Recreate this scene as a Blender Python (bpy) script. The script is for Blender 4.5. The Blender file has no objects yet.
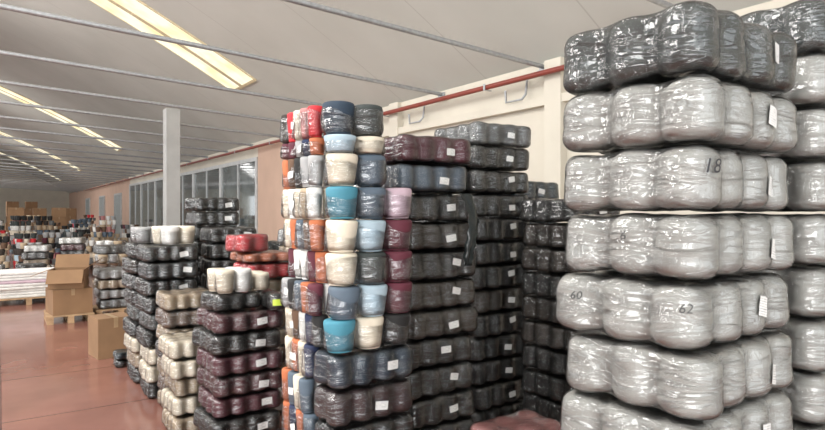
import bpy, math, random
import numpy as np
from mathutils import Vector, Matrix
random.seed(7); rng=np.random.default_rng(7)
COL=bpy.context.scene.collection
TH=math.radians(34.7)

# ------------------------------------------------------------ materials
def newmat(name):
    m=bpy.data.materials.new(name); m.use_nodes=True
    nt=m.node_tree; nt.nodes.clear()
    out=nt.nodes.new('ShaderNodeOutputMaterial')
    return m,nt,out
def N(nt,t,**kw):
    n=nt.nodes.new(t)
    for k,v in kw.items(): setattr(n,k,v)
    return n
def L(nt,a,b): nt.links.new(a,b)
def ramp(nt,stops):
    r=N(nt,'ShaderNodeValToRGB'); e=r.color_ramp.elements
    e[0].position,e[0].color=stops[0][0],(*stops[0][1],1)
    e[1].position,e[1].color=stops[-1][0],(*stops[-1][1],1)
    for p,c in stops[1:-1]:
        x=e.new(p); x.color=(*c,1)
    return r
def objcoord(nt,rand=True,scale=(1,1,1),rot=(0,0,0)):
    tc=N(nt,'ShaderNodeTexCoord'); mp=N(nt,'ShaderNodeMapping')
    mp.inputs['Scale'].default_value=scale; mp.inputs['Rotation'].default_value=rot
    if rand:
        oi=N(nt,'ShaderNodeObjectInfo'); ml=N(nt,'ShaderNodeMath',operation='MULTIPLY'); ml.inputs[1].default_value=37
        L(nt,oi.outputs['Random'],ml.inputs[0]); ad=N(nt,'ShaderNodeVectorMath',operation='ADD')
        L(nt,tc.outputs['Object'],ad.inputs[0]); L(nt,ml.outputs[0],ad.inputs[1]); L(nt,ad.outputs[0],mp.inputs[0])
    else: L(nt,tc.outputs['Object'],mp.inputs[0])
    return mp.outputs[0]
def ridge(nt,vec,scale,dist=1.2,detail=3,width=.07):
    n=N(nt,'ShaderNodeTexNoise'); n.inputs['Scale'].default_value=scale; n.inputs['Distortion'].default_value=dist; n.inputs['Detail'].default_value=detail
    L(nt,vec,n.inputs['Vector'])
    a=N(nt,'ShaderNodeMath',operation='SUBTRACT'); a.inputs[1].default_value=.5; L(nt,n.outputs['Fac'],a.inputs[0])
    b=N(nt,'ShaderNodeMath',operation='ABSOLUTE'); L(nt,a.outputs[0],b.inputs[0])
    c=N(nt,'ShaderNodeMapRange'); c.inputs['From Min'].default_value=0; c.inputs['From Max'].default_value=width
    c.inputs['To Min'].default_value=1; c.inputs['To Max'].default_value=0; L(nt,b.outputs[0],c.inputs['Value'])
    return c.outputs[0]
def simple(name,col,rough=.6,metal=0,var=.12,scale=6,bump=0,bscale=40,coat=0):
    m,nt,out=newmat(name); p=N(nt,'ShaderNodeBsdfPrincipled')
    v=objcoord(nt,False)
    n=N(nt,'ShaderNodeTexNoise'); n.inputs['Scale'].default_value=scale; n.inputs['Detail'].default_value=5; L(nt,v,n.inputs['Vector'])
    lo=tuple(c*(1-var) for c in col); hi=tuple(min(1,c*(1+var)) for c in col)
    r=ramp(nt,[(.3,lo),(.7,hi)]); L(nt,n.outputs['Fac'],r.inputs[0]); L(nt,r.outputs[0],p.inputs['Base Color'])
    p.inputs['Roughness'].default_value=rough; p.inputs['Metallic'].default_value=metal; p.inputs['Coat Weight'].default_value=coat
    if bump:
        n2=N(nt,'ShaderNodeTexNoise'); n2.inputs['Scale'].default_value=bscale; L(nt,v,n2.inputs['Vector'])
        b=N(nt,'ShaderNodeBump'); b.inputs['Strength'].default_value=bump; b.inputs['Distance'].default_value=.01
        L(nt,n2.outputs['Fac'],b.inputs['Height']); L(nt,b.outputs[0],p.inputs['Normal'])
    L(nt,p.outputs[0],out.inputs[0]); return m
def wound(name,col,var=.15):
    """wound yarn: fine winding lines, soft sheen"""
    m,nt,out=newmat(name); p=N(nt,'ShaderNodeBsdfPrincipled'); v=objcoord(nt,True)
    n=N(nt,'ShaderNodeTexNoise'); n.inputs['Scale'].default_value=9; n.inputs['Detail'].default_value=4; L(nt,v,n.inputs['Vector'])
    r=ramp(nt,[(.25,tuple(c*(1-var) for c in col)),(.75,tuple(min(1,c*(1+var)) for c in col))]); L(nt,n.outputs['Fac'],r.inputs[0])
    L(nt,r.outputs[0],p.inputs['Base Color']); p.inputs['Roughness'].default_value=.7
    w=N(nt,'ShaderNodeTexWave',bands_direction='Z'); w.inputs['Scale'].default_value=90; w.inputs['Distortion'].default_value=3; L(nt,v,w.inputs['Vector'])
    b=N(nt,'ShaderNodeBump'); b.inputs['Strength'].default_value=.35; b.inputs['Distance'].default_value=.002
    L(nt,w.outputs['Fac'],b.inputs['Height']); L(nt,b.outputs[0],p.inputs['Normal'])
    L(nt,p.outputs[0],out.inputs[0]); return m
def film(name,haze,milk=(.8,.8,.8),base=.12,bump=.35,gloss=.04,fine=1.0,rough=.17):
    """clear stretch film: mostly transparent, glossy, milky along fine stretch folds"""
    m,nt,out=newmat(name)
    v1=objcoord(nt,True,(.7,.7,3.2),(0.2,.22,0)); v2=objcoord(nt,True,(2.8,2.8,.6),(0.12,.3,.2))
    r1=ridge(nt,v1,10*fine,.5,3,.032); r2=ridge(nt,v2,12*fine,.4,2,.022)
    nb=N(nt,'ShaderNodeTexNoise'); nb.inputs['Scale'].default_value=6; nb.inputs['Detail'].default_value=3; L(nt,objcoord(nt,True),nb.inputs['Vector'])
    mk=N(nt,'ShaderNodeMapRange'); mk.inputs['From Min'].default_value=.47; mk.inputs['From Max'].default_value=.74; L(nt,nb.outputs['Fac'],mk.inputs['Value'])
    r2h=N(nt,'ShaderNodeMath',operation='MULTIPLY'); L(nt,r2,r2h.inputs[0]); r2h.inputs[1].default_value=.5
    mx=N(nt,'ShaderNodeMath',operation='MAXIMUM'); L(nt,r1,mx.inputs[0]); L(nt,r2h.outputs[0],mx.inputs[1])
    mm=N(nt,'ShaderNodeMath',operation='MULTIPLY'); L(nt,mx.outputs[0],mm.inputs[0]); L(nt,mk.outputs[0],mm.inputs[1])
    fa=N(nt,'ShaderNodeMath',operation='MULTIPLY_ADD'); L(nt,mm.outputs[0],fa.inputs[0]); fa.inputs[1].default_value=haze; fa.inputs[2].default_value=base
    b=N(nt,'ShaderNodeBump'); b.inputs['Strength'].default_value=bump; b.inputs['Distance'].default_value=.012
    w2=ridge(nt,v1,5*fine,.6,2,.18)
    sm=N(nt,'ShaderNodeMath',operation='MULTIPLY_ADD'); L(nt,nb.outputs['Fac'],sm.inputs[0]); sm.inputs[1].default_value=1.5; L(nt,w2,sm.inputs[2])
    sm2=N(nt,'ShaderNodeMath',operation='MULTIPLY_ADD'); L(nt,mx.outputs[0],sm2.inputs[0]); sm2.inputs[1].default_value=.25; L(nt,sm.outputs[0],sm2.inputs[2])
    L(nt,sm2.outputs[0],b.inputs['Height'])
    d=N(nt,'ShaderNodeBsdfDiffuse'); d.inputs['Color'].default_value=(*milk,1)
    t=N(nt,'ShaderNodeBsdfTransparent'); mix=N(nt,'ShaderNodeMixShader'); L(nt,fa.outputs[0],mix.inputs[0]); L(nt,t.outputs[0],mix.inputs[1]); L(nt,d.outputs[0],mix.inputs[2])
    g=N(nt,'ShaderNodeBsdfGlossy'); g.inputs['Roughness'].default_value=rough; L(nt,b.outputs[0],g.inputs['Normal'])
    fr=N(nt,'ShaderNodeFresnel'); fr.inputs['IOR'].default_value=1.5; L(nt,b.outputs[0],fr.inputs['Normal'])
    fm=N(nt,'ShaderNodeMath',operation='MULTIPLY_ADD'); L(nt,fr.outputs[0],fm.inputs[0]); fm.inputs[1].default_value=1.0; fm.inputs[2].default_value=gloss
    fm.use_clamp=True
    mix2=N(nt,'ShaderNodeMixShader'); L(nt,fm.outputs[0],mix2.inputs[0]); L(nt,mix.outputs[0],mix2.inputs[1]); L(nt,g.outputs[0],mix2.inputs[2])
    L(nt,mix2.outputs[0],out.inputs[0]); return m

Y={}
for k,c in dict(silver=(.40,.395,.37),charcoal=(.040,.048,.046),black=(.014,.014,.014),plum=(.04,.017,.020),teal=(.015,.032,.042),
    darkslate=(.024,.029,.033),burgundy=(.085,.014,.022),cream=(.74,.66,.53),tan=(.44,.34,.23),red=(.62,.03,.04),orange=(.50,.15,.06),
    sky=(.40,.51,.58),blue=(.06,.24,.32),slate=(.10,.135,.175),pink=(.55,.41,.47),maroon=(.11,.02,.035),white=(.76,.75,.72),
    brown=(.13,.07,.04),navy=(.02,.03,.08),greylt=(.38,.38,.38),rose=(.46,.20,.19),bluedark=(.022,.04,.065),coffee=(.035,.026,.02),smoke=(.15,.155,.155)).items():
    Y[k]=wound('yarn_'+k,c)
F_SILVER=film('film_silver',.34,(.86,.86,.84),.03,.55,.06)
F_DARK=film('film_dark',.22,(.70,.70,.68),.006,.5,.05,1.0,.22)
F_DARK2=film('film_dark_strong',.30,(.78,.80,.79),.015,.6,.06)
F_CLEAR=film('film_clear',.34,(.9,.9,.9),.015,.6,.05)

def labelmat():
    m,nt,out=newmat('paper_label'); p=N(nt,'ShaderNodeBsdfPrincipled')
    tc=N(nt,'ShaderNodeTexCoord'); sx=N(nt,'ShaderNodeSeparateXYZ'); L(nt,tc.outputs['UV'],sx.inputs[0])
    a=N(nt,'ShaderNodeMath',operation='MULTIPLY'); a.inputs[1].default_value=8; L(nt,sx.outputs['Y'],a.inputs[0])
    fr=N(nt,'ShaderNodeMath',operation='FRACT'); L(nt,a.outputs[0],fr.inputs[0])
    g=N(nt,'ShaderNodeMath',operation='GREATER_THAN'); g.inputs[1].default_value=.6; L(nt,fr.outputs[0],g.inputs[0])
    n=N(nt,'ShaderNodeTexNoise'); n.inputs['Scale'].default_value=9; mp=N(nt,'ShaderNodeMapping'); mp.inputs['Scale'].default_value=(2,.5,1)
    L(nt,tc.outputs['UV'],mp.inputs[0]); L(nt,mp.outputs[0],n.inputs['Vector'])
    g2=N(nt,'ShaderNodeMath',operation='GREATER_THAN'); g2.inputs[1].default_value=.5; L(nt,n.outputs['Fac'],g2.inputs[0])
    mu=N(nt,'ShaderNodeMath',operation='MULTIPLY'); L(nt,g.outputs[0],mu.inputs[0]); L(nt,g2.outputs[0],mu.inputs[1])
    r=ramp(nt,[(0,(.74,.74,.72)),(1,(.22,.22,.23))]); L(nt,mu.outputs[0],r.inputs[0]); L(nt,r.outputs[0],p.inputs['Base Color'])
    p.inputs['Roughness'].default_value=.45; L(nt,p.outputs[0],out.inputs[0]); return m
M_LABEL=labelmat()
M_LIME=simple('lime_label',(.6,.75,.08),.5)
M_INK=simple('marker_ink',(.03,.03,.035),.5)
M_INK2=simple('faint_marker_ink',(.06,.06,.06),.5)
M_CARD=simple('cardboard',(.25,.145,.075),.85,var=.12,scale=3)
M_TAPE=simple('packing_tape',(.34,.23,.13),.3)
M_WOOD=simple('pallet_wood',(.38,.25,.14),.8,var=.3,scale=9)
M_STEEL=simple('galvanised_steel',(.36,.37,.38),.38,metal=.4,var=.15,scale=20)
M_RED=simple('red_pipe_paint',(.23,.045,.03),.4)
M_CREAM=simple('cream_plaster',(.60,.56,.475),.85,var=.05,scale=1.5,bump=.1)
M_SALMON=simple('salmon_plaster',(.56,.39,.30),.85,var=.06,scale=1.5)
M_PILLAR=simple('pale_concrete',(.38,.38,.37),.8,var=.07,scale=3)
M_FRAME=simple('aluminium_frame',(.5,.51,.51),.4,metal=.3)
M_GLASS=simple('office_glass',(.12,.14,.14),.06,var=.6,scale=.9,coat=.5)
M_CORE=simple('cone_core_plastic',(.55,.5,.42),.5)

# ------------------------------------------------------------ mesh helpers
def mesh_obj(name,verts,faces,mat=None,smooth=False):
    me=bpy.data.meshes.new(name); me.from_pydata([tuple(v) for v in verts],[],faces)
    if mat: me.materials.append(mat)
    if smooth: me.polygons.foreach_set('use_smooth',[True]*len(me.polygons))
    me.update()
    o=bpy.data.objects.new(name,me); COL.objects.link(o); return o
def boxes_mesh(name,bs,mat,bevel=0):
    V=[];Fc=[]
    for (a,b) in bs:
        i=len(V)
        V+= [(a[0],a[1],a[2]),(b[0],a[1],a[2]),(b[0],b[1],a[2]),(a[0],b[1],a[2]),(a[0],a[1],b[2]),(b[0],a[1],b[2]),(b[0],b[1],b[2]),(a[0],b[1],b[2])]
        Fc+=[[i+j for j in f] for f in [(0,3,2,1),(4,5,6,7),(0,1,5,4),(1,2,6,5),(2,3,7,6),(3,0,4,7)]]
    o=mesh_obj(name,V,Fc,mat)
    if bevel:
        md=o.modifiers.new('bevel','BEVEL'); md.width=bevel; md.segments=2
    return o
def lathe(name,prof,seg,mat):
    V=[];Fc=[];n=len(prof)
    for s in range(seg):
        a=2*math.pi*s/seg
        for r,z in prof: V.append((r*math.cos(a),r*math.sin(a),z))
    for s in range(seg):
        t=(s+1)%seg
        for i in range(n-1): Fc.append((s*n+i,t*n+i,t*n+i+1,s*n+i+1))
    Fc.append([s*n for s in range(seg)][::-1]); Fc.append([s*n+n-1 for s in range(seg)])
    return mesh_obj(name,V,Fc,mat,True)
def struct(o,name=None):
    if name: o.name=name
    o['kind']='structure'; return o

# ------------------------------------------------------------ yarn package shape
class Shape:
    def __init__(s,nx,ny,p,h,fat=0.0,k=.008,g=.03,seed=0,amp=1.0,rd=.045):
        r=np.random.default_rng(seed); s.nx,s.ny,s.p,s.h=nx,ny,p,h; s.k=k; s.g=g; s.fat=fat; s.tz=None; s.rd=min(rd,h*.27,p*.36)
        s.c=[((i-(nx-1)/2)*p+r.normal()*.004,(j-(ny-1)/2)*p+r.normal()*.004,p/2*(.985+r.normal()*.02),h*(.965+r.normal()*.008)) for i in range(nx) for j in range(ny)]
        s.hx,s.hy=nx*p/2,ny*p/2
        s.w=[(r.normal(size=3)*16,r.uniform(0,6.28),.0012*amp) for _ in range(5)]+[(r.normal(size=3)*45,r.uniform(0,6.28),.0005*amp) for _ in range(5)]
    def sdf(s,P):
        rd=s.rd; acc=0
        for cx,cy,r,h in s.c:
            z0=s.h/2
            rr=r-.004*((P[:,2]-z0)/(s.h/2))
            qx=np.hypot(P[:,0]-cx,P[:,1]-cy)-rr+rd; qz=np.abs(P[:,2]-h/2)-h/2+rd
            d=np.hypot(np.maximum(qx,0),np.maximum(qz,0))+np.minimum(np.maximum(qx,qz),0)-rd
            acc=acc+np.exp(-np.clip(d,-.2,1)/s.k)
        b=s.g; q=np.stack([np.abs(P[:,0])-(s.hx-b-.02),np.abs(P[:,1])-(s.hy-b-.02),np.abs(P[:,2]-s.h/2)-(s.h/2-b*.35-.02)],1)
        d=np.linalg.norm(np.maximum(q,0),axis=1)+np.minimum(q.max(axis=1),0)-.02
        acc=acc+np.exp(-np.clip(d,-.2,1)/s.k)
        d=-s.k*np.log(acc)-s.fat
        for w,ph,a in s.w: d=d+a*np.sin(P@w+ph)
        return d
    def march(s,C,D,tmax):
        t=np.full(len(C),tmax)
        for _ in range(45):
            d=s.sdf(C+D*t[:,None]); t=np.maximum(t-np.clip(d,-.01,.05)*.8,.005)
        return C+D*t[:,None]
    def mesh(s,name,step=.014,tz=None):
        hx,hy,hz=s.hx,s.hy,s.h/2; a,b,c=max(5,int(2*hx/step)),max(5,int(2*hy/step)),max(5,int(2*hz/step))
        idx={};V=[];Fc=[]
        def vid(i,j,k):
            if (i,j,k) not in idx: idx[(i,j,k)]=len(V); V.append((-hx+2*hx*i/a,-hy+2*hy*j/b,-hz+2*hz*k/c))
            return idx[(i,j,k)]
        for i in range(a):
            for j in range(b):
                Fc.append((vid(i,j,0),vid(i,j+1,0),vid(i+1,j+1,0),vid(i+1,j,0))); Fc.append((vid(i,j,c),vid(i+1,j,c),vid(i+1,j+1,c),vid(i,j+1,c)))
            for k in range(c):
                Fc.append((vid(i,0,k),vid(i+1,0,k),vid(i+1,0,k+1),vid(i,0,k+1))); Fc.append((vid(i,b,k),vid(i,b,k+1),vid(i+1,b,k+1),vid(i+1,b,k)))
        for j in range(b):
            for k in range(c):
                Fc.append((vid(0,j,k),vid(0,j,k+1),vid(0,j+1,k+1),vid(0,j+1,k))); Fc.append((vid(a,j,k),vid(a,j+1,k),vid(a,j+1,k+1),vid(a,j,k+1)))
        P=np.array(V); cr=min(.05,hz*.8,hx*.8,hy*.8)
        C=np.clip(P,[-hx+cr,-hy+cr,-hz+cr],[hx-cr,hy-cr,hz-cr]); D=P-C; D/=np.linalg.norm(D,axis=1)[:,None]
        C[:,2]+=hz
        R=s.march(C,D,cr*1.75+.03)
        if tz is None:
            z0,z1=R[:,2].min(),R[:,2].max(); f=(s.h-.002)/(z1-z0); tz=(f,.001-z0*f)
        s.tz=tz; R[:,2]=R[:,2]*tz[0]+tz[1]
        me=bpy.data.meshes.new(name); me.from_pydata(R.tolist(),[],Fc)
        me.polygons.foreach_set('use_smooth',[True]*len(me.polygons)); me.update()
        return me
    def project(s,A,Z,side,off=.003):
        A=np.array(A);Z=(np.array(Z)-s.tz[1])/s.tz[0]
        if side=='front': C=np.stack([A,np.full_like(A,-s.hy+.07),Z],1); D=np.tile([0.,-1,0],(len(A),1))
        else: C=np.stack([np.full_like(A,-s.hx+.07),A,Z],1); D=np.tile([-1.,0,0],(len(A),1))
        R=s.march(C,D,.12)+D*off; R[:,2]=R[:,2]*s.tz[0]+s.tz[1]; return R
    def radial(s,cx,cy,phi,U,Z,off):
        Z=(np.array(Z)-s.tz[1])/s.tz[0]; ph=phi+np.array(U)/(s.p/2)
        C=np.stack([np.full_like(ph,cx),np.full_like(ph,cy),Z],1); D=np.stack([np.cos(ph),np.sin(ph),0*ph],1)
        R=s.march(C,D,.13)+D*off; R[:,2]=R[:,2]*s.tz[0]+s.tz[1]; return R
def label_mesh(name,shape,a0,z0,w,h,tilt,side='front',mat=None,off=.004):
    nu,nv=8,6; A=[];Z=[];UV=[]
    for j in range(nv+1):
        for i in range(nu+1):
            u=(i/nu-.5)*w; v=(j/nv-.5)*h
            A.append(a0+u*math.cos(tilt)-v*math.sin(tilt)); Z.append(z0+u*math.sin(tilt)+v*math.cos(tilt)); UV.append((i/nu,j/nv))
    P=shape.project(A,Z,side,off)
    ax=1 if side=='front' else 0
    P[:,ax]=P[:,ax]*.5+P[:,ax].min()*.5
    Fc=[]
    for j in range(nv):
        for i in range(nu):
            q=j*(nu+1)+i; f=(q,q+1,q+nu+2,q+nu+1); Fc.append(f if side=='front' else f[::-1])
    me=bpy.data.meshes.new(name); me.from_pydata(P.tolist(),[],Fc); uv=me.uv_layers.new(name='UVMap')
    for l in me.loops: uv.data[l.index].uv=UV[l.vertex_index]
    me.materials.append(mat or M_LABEL); me.polygons.foreach_set('use_smooth',[True]*len(me.polygons)); me.update(); return me

LIB={}
def lib(nx,ny,p,h,label,tight=False):
    key=(nx,ny,p,h,label,tight)
    if key in LIB: return LIB[key]
    vs=[]; big=p>=.155 and nx==4
    for v in range(4):
        sd=(nx*7919+ny*104729+int(p*1000)*31+int(h*1000)*17+v*1013)%100000
        body=Shape(nx,ny,p,h,-.004,.005,.052 if big else .036,sd,1,.043 if big else .034)
        if tight: fl=Shape(nx,ny,p,h,.001,.005,.04,sd,.4)
        elif big: fl=Shape(nx,ny,p,h,-.001,.007,.030,sd,1.0,.043)
        else: fl=Shape(nx,ny,p,h,-.001,.007,.021,sd,1,.034)
        st=.010 if p*nx>.6 else .014
        mf=fl.mesh('plastic_wrap',st); mf.materials.append(F_DARK); mb=None
        if not tight:
            mb=body.mesh('yarn_bundle',st,fl.tz); mb.materials.append(Y['black'])
        ml=[]
        if label:
            kind,fr,w,hh=label
            side='front' if kind!='side' else 'side'; half=fl.hx if side=='front' else fl.hy
            ml=[label_mesh('paper_label',fl,(fr-.5+random.uniform(-.07,.07))*2*half,h*.5+random.uniform(-.1,.12)*h,w,hh,random.uniform(-.25,.2),side)]
        vs.append((mb,mf,ml,fl))
    LIB[key]=vs; return vs
def child(me,name,root,mat=None,label=None):
    o=bpy.data.objects.new(name,me); COL.objects.link(o); o.parent=root
    if mat:
        o.material_slots[0].link='OBJECT'; o.material_slots[0].material=mat
    if label: o['label']=label
    return o
def package(nx,ny,p,h,loc,rot,yarn,filmm,desc,group,label=None,v=None):
    vs=lib(nx,ny,p,h,label); v=random.randrange(4) if v is None else v; mb,mf,ml,fl=vs[v]
    root=bpy.data.objects.new('yarn_package',None); root.empty_display_size=.1; COL.objects.link(root)
    root.location=loc; root.rotation_euler=(0,0,rot)
    root['label']=desc; root['category']='yarn package'; root['group']=group
    child(mb,'yarn_bundle',root,Y[yarn]); child(mf,'plastic_wrap',root,filmm)
    for m in ml: child(m,'paper_label',root)
    return root,fl
def corner(x,y,nx,ny,p,rot):
    cx,cy=nx*p/2,ny*p/2; c,s=math.cos(rot),math.sin(rot)
    return x+c*cx-s*cy, y+s*cx+c*cy
CN=dict(silver='silver-grey',charcoal='charcoal',black='black',plum='plum',teal='teal',darkslate='slate',burgundy='burgundy',
 cream='cream',tan='tan',red='red',orange='orange',sky='pale-blue',blue='teal-blue',slate='slate-blue',pink='lilac-pink',maroon='maroon',white='white',
 brown='brown',navy='navy',greylt='light-grey',rose='rose-pink',bluedark='dark-blue',coffee='dark-brown',smoke='smoky-grey')
DARKS=('black','plum','teal','darkslate','burgundy','charcoal','navy','bluedark','coffee','maroon')
def stack(x,y,nx,ny,p,h,yarns,group,where,rot=0,z0=0,label=('front',.62,.065,.04),filmm=None,jit=.012):
    cx,cy=corner(x,y,nx,ny,p,rot); z=z0; out=[]
    for yn in yarns:
        f=filmm or (F_DARK if yn in DARKS else F_CLEAR)
        out.append(package(nx,ny,p,h,(cx+random.uniform(-jit,jit),cy+random.uniform(-jit,jit),z),rot+random.uniform(-.05,.05),yn,f,
            f"wrapped {CN[yn]} yarn cones {where}",group,label))
        z+=h
    return out,z
def pallet(x,y,w,d,rot=0,h=.13):
    bs=[]; n=7
    for i in range(n):
        a=-d/2+i*d/n+.006; bs.append(((-w/2,a,h-.02),(w/2,a+d/n-.02,h)))
    for i in (-1,0,1):
        cx=i*(w/2-.05)
        bs.append(((cx-.045,-d/2,h-.042),(cx+.045,d/2,h-.021)))
        for j in (-1,0,1):
            cy=j*(d/2-.06); bs.append(((cx-.045,cy-.05,.018),(cx+.045,cy+.05,h-.043)))
        bs.append(((cx-.045,-d/2,0),(cx+.045,d/2,.017)))
    o=boxes_mesh('wooden_pallet',bs,M_WOOD); o.location=(x,y,0); o.rotation_euler=(0,0,rot)
    o['label']='flat wooden pallet with deck boards under stacked goods'; o['category']='pallet'; o['group']='wooden pallets'
    return o

# ------------------------------------------------------------ room
XW=6.5; ZE=3.9; XR=-4; XL=2*XR-XW; YB=-7; YF=78
def zroof(x):
    d=XW-x if x>=XR else x-XL
    return ZE+.62*d-.0155*d*d
def plane(name,v,mat):
    return struct(mesh_obj(name,v,[(0,1,2,3)],mat))
m,nt,out=newmat('red_resin_floor'); p=N(nt,'ShaderNodeBsdfPrincipled'); v=objcoord(nt,False)
n=N(nt,'ShaderNodeTexNoise'); n.inputs['Scale'].default_value=1.3; n.inputs['Detail'].default_value=7; L(nt,v,n.inputs['Vector'])
r=ramp(nt,[(.3,(.195,.088,.068)),(.7,(.285,.135,.105))]); L(nt,n.outputs['Fac'],r.inputs[0])
bk=N(nt,'ShaderNodeTexBrick'); bk.offset=0; bk.inputs['Scale'].default_value=1; bk.inputs['Mortar Size'].default_value=.009; bk.inputs['Brick Width'].default_value=1.5; bk.inputs['Row Height'].default_value=1.5
L(nt,v,bk.inputs['Vector']); mx=N(nt,'ShaderNodeMix',data_type='RGBA'); L(nt,bk.outputs['Fac'],mx.inputs[0]); L(nt,r.outputs[0],mx.inputs[6]); mx.inputs[7].default_value=(.11,.045,.035,1)
L(nt,mx.outputs[2],p.inputs['Base Color'])
n2=N(nt,'ShaderNodeTexNoise'); n2.inputs['Scale'].default_value=3; L(nt,v,n2.inputs['Vector'])
mr=N(nt,'ShaderNodeMapRange'); mr.inputs['To Min'].default_value=.07; mr.inputs['To Max'].default_value=.24; L(nt,n2.outputs['Fac'],mr.inputs['Value']); L(nt,mr.outputs[0],p.inputs['Roughness'])
L(nt,p.outputs[0],out.inputs[0]); M_FLOOR=m
plane('floor',[(XL,YB,0),(XW,YB,0),(XW,YF,0),(XL,YF,0)],M_FLOOR)
m,nt,out=newmat('ceiling_panels'); p=N(nt,'ShaderNodeBsdfPrincipled'); v=objcoord(nt,False)
n=N(nt,'ShaderNodeTexNoise'); n.inputs['Scale'].default_value=.6; n.inputs['Detail'].default_value=5; L(nt,v,n.inputs['Vector'])
r=ramp(nt,[(.3,(.51,.515,.47)),(.7,(.58,.585,.54))]); L(nt,n.outputs['Fac'],r.inputs[0])
bk=N(nt,'ShaderNodeTexBrick'); bk.offset=0; bk.inputs['Scale'].default_value=1; bk.inputs['Mortar Size'].default_value=.012; bk.inputs['Brick Width'].default_value=9; bk.inputs['Row Height'].default_value=2.42
L(nt,v,bk.inputs['Vector']); mx=N(nt,'ShaderNodeMix',data_type='RGBA'); L(nt,bk.outputs['Fac'],mx.inputs[0]); L(nt,r.outputs[0],mx.inputs[6]); mx.inputs[7].default_value=(.46,.46,.42,1)
L(nt,mx.outputs[2],p.inputs['Base Color']); p.inputs['Roughness'].default_value=.8; L(nt,p.outputs[0],out.inputs[0]); M_CEIL=m
xs=list(np.linspace(XW,XR,22))+list(np.linspace(XR,XL,22))[1:]
V=[];Fc=[]
for x in xs: V+=[(x,YB,zroof(x)),(x,YF,zroof(x))]
for i in range(len(xs)-1): Fc.append((2*i,2*i+1,2*i+3,2*i+2))
struct(mesh_obj('ceiling',V,Fc,M_CEIL,True))
def wallseg(name,y0,y1,mat): return struct(boxes_mesh(name,[((XW,y0,0),(XW+.2,y1,ZE))],mat))
wallseg('wall_right',YB,15.4,M_CREAM)
wallseg('wall_right_salmon',15.4,17.7,M_SALMON)
wallseg('wall_right_far',39.6,YF,M_SALMON)
struct(mesh_obj('wall_far',[(XL,YF,0),(XW,YF,0)]+[(x,YF,zroof(x)) for x in xs],[list(range(len(xs)+2))],M_CREAM))
struct(boxes_mesh('wall_left',[((XL-.2,YB,0),(XL,YF,1.0))],M_CREAM))
struct(boxes_mesh('wall_right_header',[((XW,17.7,3.45),(XW+.2,39.6,ZE))],M_CREAM))
yy=17.7; i=1
while yy<39.5:
    w=1.825*2
    bs=[((XW-.04,yy,0),(XW+.06,yy+.16,3.45)),((XW-.04,yy+w-.1,0),(XW+.06,yy+w,3.45)),((XW-.04,yy+.16,3.33),(XW+.06,yy+w-.1,3.45)),((XW-.04,yy+.16,0),(XW+.06,yy+w-.1,.12)),
        ((XW-.03,yy+w/2-.04,.12),(XW+.05,yy+w/2+.04,3.33))]
    o=boxes_mesh('window_%d'%i,bs,M_FRAME); struct(o)
    g=boxes_mesh('window_glass',[((XW+.005,yy+.1,.12),(XW+.02,yy+w-.1,3.36))],M_GLASS); g.parent=o
    yy+=w; i+=1
struct(boxes_mesh('trim_1',[((XW-.12,YB,3.28),(XW,15.4,3.4))],M_CREAM))
struct(boxes_mesh('trim_2',[((XW-.05,YB,3.78),(XW,39.6,3.9))],M_CREAM))
for j,yy in enumerate((1.5,5.6,9.7,13.8)):
    struct(boxes_mesh('trim_%d'%(j+3),[((XW-.14,yy,0),(XW-.001,yy+.3,3.9))],M_CREAM))
M_DOOR=simple('grey_door_paint',(.30,.33,.33),.5)
for j,yy in enumerate((42.5,50,59)):
    o=boxes_mesh('door_%d'%(j+1),[((XW-.05,yy,0),(XW,yy+2.6,2.9))],M_DOOR); struct(o)
    f=boxes_mesh('door_frame',[((XW-.08,yy-.12,0),(XW,yy,3.02)),((XW-.08,yy+2.6,0),(XW,yy+2.72,3.02)),((XW-.08,yy,2.9),(XW,yy+2.6,3.02))],M_FRAME); f.parent=o
struct(boxes_mesh('trim_pillar',[((3.2,14.75,0),(3.52,15.07,4.2))],M_PILLAR,.01))

def tube(name,pts,r,mat):
    cu=bpy.data.curves.new(name,'CURVE'); cu.dimensions='3D'; cu.bevel_depth=r; cu.bevel_resolution=3; cu.use_fill_caps=True
    sp=cu.splines.new('POLY'); sp.points.add(len(pts)-1)
    for i,q in enumerate(pts): sp.points[i].co=(*q,1)
    to=bpy.data.objects.new('t',cu); COL.objects.link(to); bpy.context.view_layer.update()
    me=bpy.data.meshes.new_from_object(to.evaluated_get(bpy.context.evaluated_depsgraph_get())); bpy.data.objects.remove(to)
    me.name=name; me.materials.clear(); me.materials.append(mat); me.polygons.foreach_set('use_smooth',[True]*len(me.polygons))
    o=bpy.data.objects.new(name,me); COL.objects.link(o); return o
for k in range(28):
    y=3.55+2.42*k; s=.046; z1=ZE-.06
    o=tube('tie_beam',[(XW-.06,y,z1),(-13,y,z1+s*(XW+13))],.033,M_STEEL)
    o['label']='round galvanised steel tie tube spanning under the vaulted ceiling'; o['category']='steel beam'; o['group']='ceiling tie beams'
    br=boxes_mesh('bracket',[((XW-.12,y-.09,z1-.09),(XW-.055,y+.09,z1-.05)),((XW-.07,y-.09,z1-.05),(XW-.055,y+.09,z1+.03))],M_STEEL); br.parent=o
o=tube('sprinkler_pipe',[(XW-.25,YB,3.70),(XW-.25,60,3.70)],.04,M_RED); o['label']='red painted steel sprinkler pipe running along the wall'; o['category']='pipe'
for yy in np.arange(-5,60,3.0):
    c=boxes_mesh('pipe_clamp',[((XW-.30,yy-.02,3.65),(XW-.15,yy+.02,3.66)),((XW-.30,yy-.02,3.66),(XW-.29,yy+.02,3.75))],M_STEEL); c.parent=o
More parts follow.
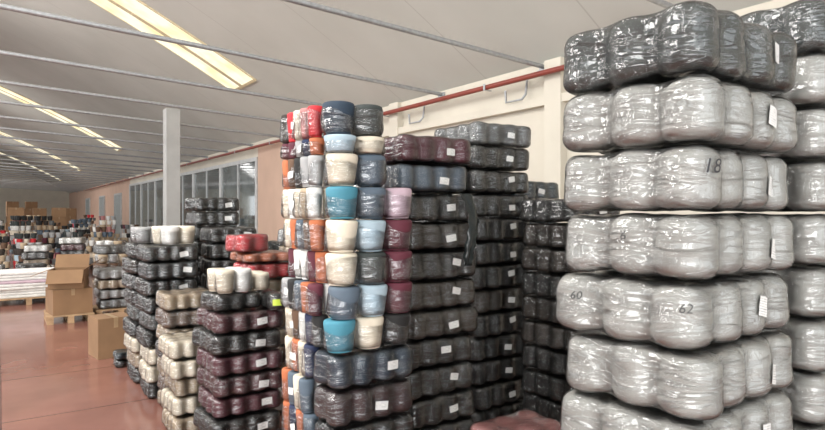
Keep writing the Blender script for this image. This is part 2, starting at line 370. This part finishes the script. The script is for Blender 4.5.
for yy in (6.3,8.9):
    o=tube('conduit',[(XW-.07,yy,3.72),(XW-.1,yy,3.5),(XW-.16,yy+.02,3.42),(XW-.16,yy+.35,3.42),(XW-.16,yy+.37,3.6)],.018,M_STEEL)
    o['label']='thin bent metal conduit fixed to the cream wall'; o['category']='pipe'; o['group']='wall conduits'

# skylights
m,nt,out=newmat('skylight_sheet'); e=N(nt,'ShaderNodeEmission'); v=objcoord(nt,False)
w=N(nt,'ShaderNodeTexNoise'); w.inputs['Scale'].default_value=1.5; L(nt,v,w.inputs['Vector'])
r=ramp(nt,[(.3,(1,.84,.45)),(.55,(1,.96,.76))]); L(nt,w.outputs['Fac'],r.inputs[0]); L(nt,r.outputs[0],e.inputs[0]); e.inputs[1].default_value=1.2; L(nt,e.outputs[0],out.inputs[0]); M_SKY=m
M_SKF=simple('skylight_frame_paint',(.66,.56,.36),.6)
def roofpt(x,y,dz=0): return (x,y,zroof(x)-dz)
for k,y in enumerate((13.5,31.5,49,66)):
    xa,xb,w=4.85,-3.5,1.6; V=[];Fc=[]; xq=np.linspace(xa,xb,18)
    for x in xq: V+=[roofpt(x,y,.03),roofpt(x,y+w,.03)]
    for i in range(17): Fc.append((2*i,2*i+1,2*i+3,2*i+2))
    o=mesh_obj('window_%d'%(20+k),V,Fc,M_SKY); struct(o)
    V=[];Fc=[]
    def bar(x0,x1,y0,y1,d=.05,n=17):
        for q in range(n):
            a_=x0+(x1-x0)*q/n; b_=x0+(x1-x0)*(q+1)/n; i=len(V)
            for dz in (.0,d):
                V.extend([roofpt(a_,y0,dz),roofpt(b_,y0,dz),roofpt(b_,y1,dz),roofpt(a_,y1,dz)])
            Fc.extend([[i+q2 for q2 in f] for f in [(0,1,2,3),(7,6,5,4),(0,4,5,1),(1,5,6,2),(2,6,7,3),(3,7,4,0)]])
    bar(xa,xb,y-.03,y,.04); bar(xa,xb,y+w,y+w+.03,.04); bar(xa,xb,y+w*.55-.08,y+w*.55+.08,.04); bar(xa+.06,xa,y-.03,y+w+.03,.04,1)
    f=mesh_obj('skylight_frame',V,Fc,M_SKF); f.parent=o

# ------------------------------------------------------------ near silver stacks
RA=math.radians(4)
H=.187
def silver_stack(x,y,n,top,group,lab,z0=.067):
    pallet(*corner(x-.01,y-.01,4,3,.163,RA),.66,.5,RA,.065)
    cx,cy=corner(x,y,4,3,.16,RA); z=z0; res=[]
    for i in range(n):
        res.append(package(4,3,.16,H,(cx+random.uniform(-.016,.014),cy+random.uniform(-.014,.014),z),RA+random.uniform(-.05,.05),'silver',F_SILVER,
          'silver-grey yarn cones in clear film in a tall stack',group,lab)); z+=H
    for i in range(top):
        res.append(package(4,3,.16,.2,(cx+.01,cy+.0,z),RA-.05,'charcoal',F_DARK2,
          'charcoal yarn cones in shiny film topping a grey stack',group,lab)); z+=.2
    return res
A=silver_stack(1.475,.82,11,1,'silver-grey packages in the tall stack',('front',.68,.05,.06))
def scribble(txt,root,fl,j,z,size,phi,mat,off=.009):
    cu=bpy.data.curves.new('t','FONT'); cu.body=txt; cu.size=size; cu.align_x='CENTER'; cu.align_y='CENTER'; cu.resolution_u=4; cu.shear=.2
    to=bpy.data.objects.new('t',cu); COL.objects.link(to); bpy.context.view_layer.update()
    me=bpy.data.meshes.new_from_object(to.evaluated_get(bpy.context.evaluated_depsgraph_get())); bpy.data.objects.remove(to)
    co=np.array([v.co[:] for v in me.vertices])
    P=fl.radial(-fl.hx+fl.p/2,-fl.hy+fl.p*(j+.5),math.radians(phi),co[:,0],z+co[:,1],off)
    for v,q in zip(me.vertices,P): v.co=q
    me.materials.clear(); me.materials.append(mat)
    o=bpy.data.objects.new('marker_writing',me); COL.objects.link(o); o.parent=root; o['label']='handwritten black marker characters'
scribble('18',*A[9],0,.12,.055,245,M_INK)
scribble('60',*A[7],2,.12,.035,195,M_INK2,.007); scribble('62',*A[7],0,.12,.035,210,M_INK2); scribble('6',*A[8],1,.12,.035,190,M_INK2); scribble('60',*A[5],0,.11,.04,215,M_INK2)
silver_stack(2.30,.86,12,1,'silver-grey packages in the second tall stack',('front',.3,.05,.065))

# ------------------------------------------------------------ mixed colour cone stack
def cone_mesh(r,h,seg=28):
    prof=[(r*.5,.002),(r*.74,.001),(r*.80,h*.03),(r*.84,h*.12),(r*.93,h*.45),(r*1.02,h*.80),(r*1.03,h*.90),(r*.99,h*.96),(r*.88,h*.99),(r*.5,h*.99),(r*.24,h*.97)]
    o=lathe('yarn_cone',prof,seg,Y['cream']); me=o.data; bpy.data.objects.remove(o)
    o=lathe('cone_core',[(r*.26,h*.93),(r*.25,h*.995),(r*.2,h*.998),(r*.18,h*.98)],12,M_CORE); mc=o.data; bpy.data.objects.remove(o)
    return me,mc
CM={}
def conepack(nx,ny,p,h,loc,rot,cols,desc,group,label=None,cores=True,only=None):
    if (p,h) not in CM: CM[(p,h)]=cone_mesh(p*.475,h*.985)
    me,mc=CM[(p,h)]; vs=lib(nx,ny,p,h,label,True); mb,mf,ml,fl=random.choice(vs)
    root=bpy.data.objects.new('yarn_package',None); COL.objects.link(root); root.location=loc; root.rotation_euler=(0,0,rot)
    root['label']=desc; root['category']='yarn package'; root['group']=group
    for i in range(nx):
        for j in range(ny):
            if 0<i<nx-1 and 0<j<ny-1: continue
            if not cores and i>0 and j>0: continue
            if only=='side' and i>1: continue
            c=cols(i,j); o=child(me,'yarn_cone',root,Y[c],CN[c]+' yarn cone')
            o.location=((i-(nx-1)/2)*p,(j-(ny-1)/2)*p,0.002); o.rotation_euler=(random.uniform(-.02,.02),random.uniform(-.03,.03),random.uniform(0,6))
            if cores: child(mc,'cone_core',o)
    child(mf,'plastic_wrap',root,F_CLEAR)
    for m in ml: child(m,'paper_label',root)
    return root
side_pal=['orange','cream','navy','white','maroon','white','brown','black','slate','tan','cream','white','orange','black','greylt']
rows=[(3,.15,['blue','cream','black']),(3,.15,['slate','sky','maroon']),(3,.15,['cream','charcoal','maroon']),(3,.15,['cream','sky','maroon']),(3,.15,['blue','slate','pink']),(2,.15,['cream','slate'])]
pallet(1.41,2.62,.5,.6)
G_='multicoloured cone layers'
_,z=stack(1.195,2.342,4,2,.114,.1645,['bluedark','plum','darkslate','black','plum','bluedark'],'dark packages under the mixed colour stack','under the multicoloured stack',z0=.13,jit=.006)
for q in range(6):
    conepack(5,4,.078,.1645,(1.183+.195+random.uniform(-.01,.02),2.60+.156,.13+.1645*q),random.uniform(-.03,.03),lambda i,j:random.choice(side_pal),'wrapped small mixed-colour cones in the multicoloured stack',G_,('side',.5,.05,.035),False,'side')
z=1.117
def layer(nx,h,c,z,jit=.018):
    ox=random.uniform(-jit*.3,jit); oy=random.uniform(-.016,.0)
    conepack(nx,1,.15,h,(1.19+nx*.075+ox,2.342+.075+oy,z),random.uniform(-.04,.04),lambda i,j:c[i],'wrapped row of '+', '.join(CN[q] for q in c)+' yarn cones',G_,None)
    sx=random.uniform(-.015,.03)
    conepack(5,5,.078,h,(1.183+.195+sx,2.515+.195,z),random.uniform(-.03,.03),lambda i,j:random.choice(side_pal),'wrapped small mixed-colour cones in the multicoloured stack',G_,('side',random.choice([.3,.5,.7]),.05,.035),False,'side')
for nx,h,c in rows: layer(nx,h,c,z); z+=h
layer(2,.08,['sky','cream'],z); z+=.08
side_pal=['maroon','cream','red','navy','coffee','rose']
layer(2,.15,['bluedark','charcoal'],z)

# ------------------------------------------------------------ dark stacks
dk=['black','coffee','black','coffee','black','darkslate','black','coffee']
_,z=stack(1.89,2.75,4,4,.125,.1695,[random.choice(dk) for _ in range(11)],'dark packages beside the multicoloured stack','in a tall dark stack',z0=0,jit=.018)
_,z=stack(1.79,2.70,4,4,.126,.165,['slate','maroon'],'top packages of the dark stack','topping a tall dark stack',z0=z,jit=.02,filmm=F_DARK)
stack(2.74,3.17,4,4,.14,.1715,[random.choice(dk) for _ in range(13)]+['smoke'],'dark packages in the taller stack','in a tall dark stack near the wall',z0=0,label=('front',.6,.06,.04))
stack(2.40,3.31,2,4,.14,.1715,[random.choice(dk) for _ in range(13)],'dark packages between the dark stacks','in a narrow dark stack',z0=0,label=None)
stack(3.45,3.5,4,4,.14,.168,[random.choice(['black','teal','darkslate']) for _ in range(12)],'dark packages in the rear stack','in a dark stack near the wall',z0=0)
stack(2.98,2.50,4,4,.125,.168,[random.choice(dk) for _ in range(11)],'dark packages beside the grey stack','in a dark stack beside the grey stack',z0=0)
stack(1.82,1.76,3,3,.14,.152,['tan','rose','red','tan','rose'],'rose and tan packages in the low stack','in a low stack between tall stacks',z0=0,label=None)
V=[];Fc=[]; n=22
for i in range(n+1):
    t=i/n; z=1.86-.42*t; x=2.24+.03*math.sin(t*5)+.05*t; w=.05*(1-.55*t)+.008*math.sin(i*1.7)
    for j in range(5):
        V.append((x+(j/4-.5)*2*w, 2.69-.02*math.sin(t*3)-.012*math.cos(j*2.2+t*4),z))
for i in range(n):
    for j in range(4): q=i*5+j; Fc.append((q,q+1,q+6,q+5))
o=mesh_obj('hanging_film_strip',V,Fc,simple('black_film',(.02,.025,.025),.25),True); o['label']='loose dark plastic film strip hanging down the dark stack'; o['category']='plastic film'
o.modifiers.new('s','SOLIDIFY').thickness=.003

# ------------------------------------------------------------ left groups
lb=('front',.72,.08,.05)
stack(1.115,5.92,4,4,.122,.16,['black','cream','cream','black','charcoal','black','black','darkslate','black'],'packages by the aisle','in a stack at the aisle edge',label=lb,jit=.035)
stack(1.10,6.54,4,4,.122,.16,['black','tan','cream','black','charcoal','black','black','coffee','black'],'packages by the aisle','in a stack at the aisle edge',label=lb,jit=.03)
stack(1.74,6.64,4,4,.122,.16,['black']*12,'dark packages behind the aisle stack','in a tall dark rear stack',label=lb)
stack(1.72,5.95,4,4,.122,.16,['darkslate','black','tan','black','coffee','black','charcoal','black','black','black'],'dark packages behind the aisle stack','in a dark rear stack',label=lb)
LC='loose cone packs on top of stacks'
conepack(2,2,.16,.16,(1.28,6.68,1.44),.1,lambda i,j:'greylt','light grey cones wrapped on a dark stack',LC)
conepack(2,2,.17,.18,(1.40,6.14,1.44),.25,lambda i,j:['white','cream'][(i+j)%2],'white and cream cones wrapped on a dark stack',LC)
stack(1.10,4.82,4,4,.11,.15,['tan','cream','tan','cream','cream'],'cream packages by the aisle','in a low cream stack by the aisle',label=lb,jit=.035)
stack(1.60,4.84,4,4,.115,.15,['tan','cream','tan','brown','cream','tan','tan'],'tan packages behind the burgundy stack','in a tan stack',label=lb,jit=.03)
stack(1.16,5.34,4,4,.115,.15,['tan','brown','tan','black','tan','brown','tan'],'tan packages behind the burgundy stack','in a tan stack',label=lb,jit=.02)
o_,z=stack(1.205,4.14,4,4,.128,.149,['burgundy','black','maroon','burgundy','maroon','black','burgundy'],'burgundy packages by the aisle','in a shiny aisle stack',label=lb,jit=.025)
package(3,3,.115,.13,(1.40,4.38,z),.1,'black',F_DARK,'black wrapped package on the burgundy stack',LC,None)
r_=package(1,3,.14,.125,(1.655,4.26,z),-.03,'black',F_DARK,'black yarn package with a lime-green label',LC,v=0)[0]
lm=label_mesh('lime_label',LIB[(1,3,.14,.125,None,False)][0][3],.0,.065,.11,.045,0,mat=M_LIME,off=.009); child(lm,'lime_label',r_,None,'lime green sticker')
conepack(2,2,.135,.17,(1.375,4.33,z+.131),.15,lambda i,j:['cream','white'][(i)%2],'cream yarn cones on the burgundy stack',LC)
conepack(1,2,.12,.13,(1.60,4.36,z+.131),-.03,lambda i,j:'cream','cream yarn cones on the burgundy stack',LC)
RG='red and orange packages'
stack(1.64,4.9,4,3,.125,.13,['tan'],RG,'sitting on tan packages',z0=1.05,label=None)
stack(1.70,4.88,3,3,.14,.14,['red'],RG,'sitting on tan packages',z0=1.18,label=None)
stack(1.66,4.87,3,3,.15,.09,['orange'],RG,'sitting on tan packages',z0=1.32,label=None)
stack(1.62,4.87,2,2,.155,.16,['red'],RG,'sitting on tan packages',z0=1.41,label=None,rot=.15)
stack(2.20,5.02,4,4,.122,.16,['tan','brown','black','tan','greylt','brown','tan','coffee','tan','greylt'],'mixed packages in the middle','in a mixed brown stack',label=lb)
stack(2.45,5.95,4,4,.122,.16,['tan','brown','black','tan','greylt','brown','tan','coffee','black'],'mixed packages in the middle','in a mixed brown stack',label=lb)
stack(2.62,4.4,4,4,.122,.16,['tan','brown','black','tan','greylt','brown','tan','coffee','tan','red','tan'],'mixed packages in the middle','in a mixed brown stack',label=lb)

# ------------------------------------------------------------ cardboard
def carton(x,y,w,d,h,rot=0,z=0,open_=False,label='closed brown cardboard box standing on the floor'):
    t=.006
    if open_:
        bs=[((-w/2,-d/2,0),(w/2,d/2,t)),((-w/2,-d/2,t),(w/2,-d/2+t,h)),((-w/2,d/2-t,t),(w/2,d/2,h)),((-w/2,-d/2+t,t),(-w/2+t,d/2-t,h)),((w/2-t,-d/2+t,t),(w/2,d/2-t,h))]
    else: bs=[((-w/2,-d/2,0),(w/2,d/2,h))]
    o=boxes_mesh('cardboard_box',bs,M_CARD,.002); o.location=(x,y,z); o.rotation_euler=(0,0,rot); o['label']=label; o['category']='cardboard box'
    if open_:
        for (rz,lx,ly,ln,an) in ((math.pi,0,-d/2,w,-.9),(0,0,d/2,w,1.0),(math.pi/2,-w/2,0,d,-.35),(-math.pi/2,w/2,0,d,.6)):
            fl=.5*min(w,d)
            f=boxes_mesh('box_flap',[((-ln/2,0,0),(ln/2,fl,t))],M_CARD); f.parent=o
            f.location=(lx,ly,h); f.rotation_euler=(an,0,rz)
    else:
        tp=boxes_mesh('packing_tape',[((-.025,-d/2-.001,h*.75),(.025,-d/2,h)),((-.025,-d/2-.001,h),(.025,d/2+.001,h+.001))],M_TAPE); tp.parent=o
    return o
carton(1.12,8.15,.40,.40,.48,.15)
pallet(.92,11.2,.66,.8)
carton(.92,11.15,.56,.58,.40,.12,.13,label='brown cardboard box on a wooden pallet')
carton(.92,11.15,.50,.52,.30,-.25,.532,True,'open brown cardboard box with raised flaps on another box')
pallet(1.68,11.4,.76,.7)
for q in range(4):
    package(4,4,.17,.165,(1.68+random.uniform(-.02,.02),11.4,.13+.165*q),random.uniform(-.05,.05),['smoke','greylt','tan','greylt'][q],F_SILVER,'grey wrapped yarn package on a wooden pallet','light packages on a pallet',None)
stack(1.06,7.35,2,2,.12,.09,['black','teal'],'small dark packages on the floor','on the floor beside a box',label=None)
pallet(.45,13.9,1.2,1.0)
for i in range(9):
    c=random.choice(['white','white','white','pink','white'])
    b=boxes_mesh('folded_textile',[((-.52,-.42,0),(.52,.42,.052))],Y[c],.02); b.location=(.45+random.uniform(-.04,.04),13.9+random.uniform(-.03,.03),.13+.055*i); b.rotation_euler=(0,0,random.uniform(-.06,.06))
    b['label']=f'flat folded bale of {CN[c]} textile on a wooden pallet'; b['category']='folded textile'; b['group']='folded textiles on the pallet'
pal=['greylt','smoke','greylt','rose','tan','tan','slate','brown','smoke','black','charcoal','tan','white','coffee','black','maroon','cream','sky','white','red']
def pile(x,y,n):
    z=0
    rt=random.uniform(-.3,.3)
    for q in range(n):
        base=random.choice(pal)
        if random.random()<.45:
            package(3,3,.19,.18,(x+.3+random.uniform(-.05,.05),y+.3+random.uniform(-.05,.05),z),rt+random.uniform(-.15,.15),base,F_CLEAR,f'wrapped {CN[base]} yarn package in a distant pile','packages in the distant piles',None)
        else:
            conepack(3,3,.19,.18,(x+.3+random.uniform(-.05,.05),y+.3+random.uniform(-.05,.05),z),rt+random.uniform(-.15,.15),lambda i,j: base if random.random()<.7 else random.choice(pal),
          'wrapped mixed-colour yarn cones in a distant pile','packages in the distant piles',None,False)
        z+=.18
for y,xs_,ns in ((16.4,(-.5,.3,1.15),(3,4,5)),(13.4,(1.6,2.35),(4,6)),(15.4,(1.9,),(6,7)),(18.2,(.5,1.35,2.2,3.1),(4,5,6,7))):
    for x in xs_: pile(x,y+random.uniform(-.15,.15),random.choice(ns))
lowm,_m=cone_mesh(.085,.17,8); lv=np.array([v.co[:] for v in lowm.vertices]); lf=[list(p.vertices) for p in lowm.polygons]
Fc=[];Mi=[]; base=0; chunks=[]
for y in (21,24,27.5,31,35,40,46):
    for x in np.arange(-.8,4.8,.74):
        if random.random()<.2: continue
        n=random.choice([3,5,6,7,8,9]) if y>22 else random.choice([3,4,5,6])
        ang=random.uniform(-.5,.5); y_=y+random.uniform(-.8,.5)
        for q in range(n):
            bc=random.randrange(len(pal)); jx,jy=random.uniform(-.08,.08),random.uniform(-.08,.08)
            for i in range(3):
                for j in range(3):
                    if i>0 and j>0: continue
                    dx,dy=i*.19-.19,j*.19-.19
                    chunks.append(lv+np.array([x+jx+dx*math.cos(ang)-dy*math.sin(ang),y_+jy+dx*math.sin(ang)+dy*math.cos(ang),q*.18])); Fc+=[[base+t for t in f] for f in lf]
                    mi=bc if random.random()<.75 else random.randrange(len(pal)); Mi+=[mi]*len(lf); base+=len(lv)
V=np.concatenate(chunks)
me=bpy.data.meshes.new('distant_yarn_cones'); me.from_pydata(V.tolist(),[],Fc)
for c in pal: me.materials.append(Y[c])
me.polygons.foreach_set('material_index',Mi); me.polygons.foreach_set('use_smooth',[True]*len(Fc)); me.update()
o=bpy.data.objects.new('distant_yarn_cones',me); COL.objects.link(o); o['kind']='stuff'; o['label']='far rows of stacked mixed-colour yarn cones'; o['category']='yarn cones'
for (x,y,n) in ((.7,37.5,4),(1.65,37.6,3),(2.65,37.5,4),(2.0,43,4),(3.6,43,4),(.7,50,5),(1.8,50,5)):
    for i in range(n):
        c=carton(x+random.uniform(-.03,.03),y,.7,.7,.5,random.uniform(-.1,.1),.502*i,label='brown cardboard box in a distant stack'); c['group']='distant cardboard boxes'

# ------------------------------------------------------------ light
w=bpy.data.worlds.new('World'); bpy.context.scene.world=w; w.use_nodes=True
w.node_tree.nodes['Background'].inputs[0].default_value=(.92,.97,1,1); w.node_tree.nodes['Background'].inputs[1].default_value=2.5
def area(name,loc,target,sx,sy,power,col=(1,.99,.97)):
    l=bpy.data.lights.new(name,'AREA'); l.shape='RECTANGLE'; l.size=sx; l.size_y=sy; l.energy=power; l.color=col
    o=bpy.data.objects.new(name,l); COL.objects.link(o); o.location=loc
    o.rotation_euler=(Vector(target)-Vector(loc)).to_track_quat('-Z','Y').to_euler()
area('light_door',(-6,-5,2.6),(3,4,2.2),7,4.5,760)
area('light_roof',(-3,4,7.3),(2,6,1),3,6,850)
area('light_fill_mid',(-5,9,6.5),(1.5,7,1),3,5,500)  # added fill lamp without a fixture, brightens the left-mid stacks
for y in (16,34,52): area('light_roof_far',(-3,y,7.3),(2,y+1,1),5,14,1250)
cam=bpy.data.cameras.new('cam'); cam.sensor_width=36; cam.lens=26; cam.clip_start=.02; cam.clip_end=300
co=bpy.data.objects.new('cam',cam); COL.objects.link(co); co.location=(0,0,1.75); co.rotation_euler=(math.radians(90-.25),0,-TH)
bpy.context.scene.camera=co
bpy.context.scene.view_settings.view_transform='Standard'
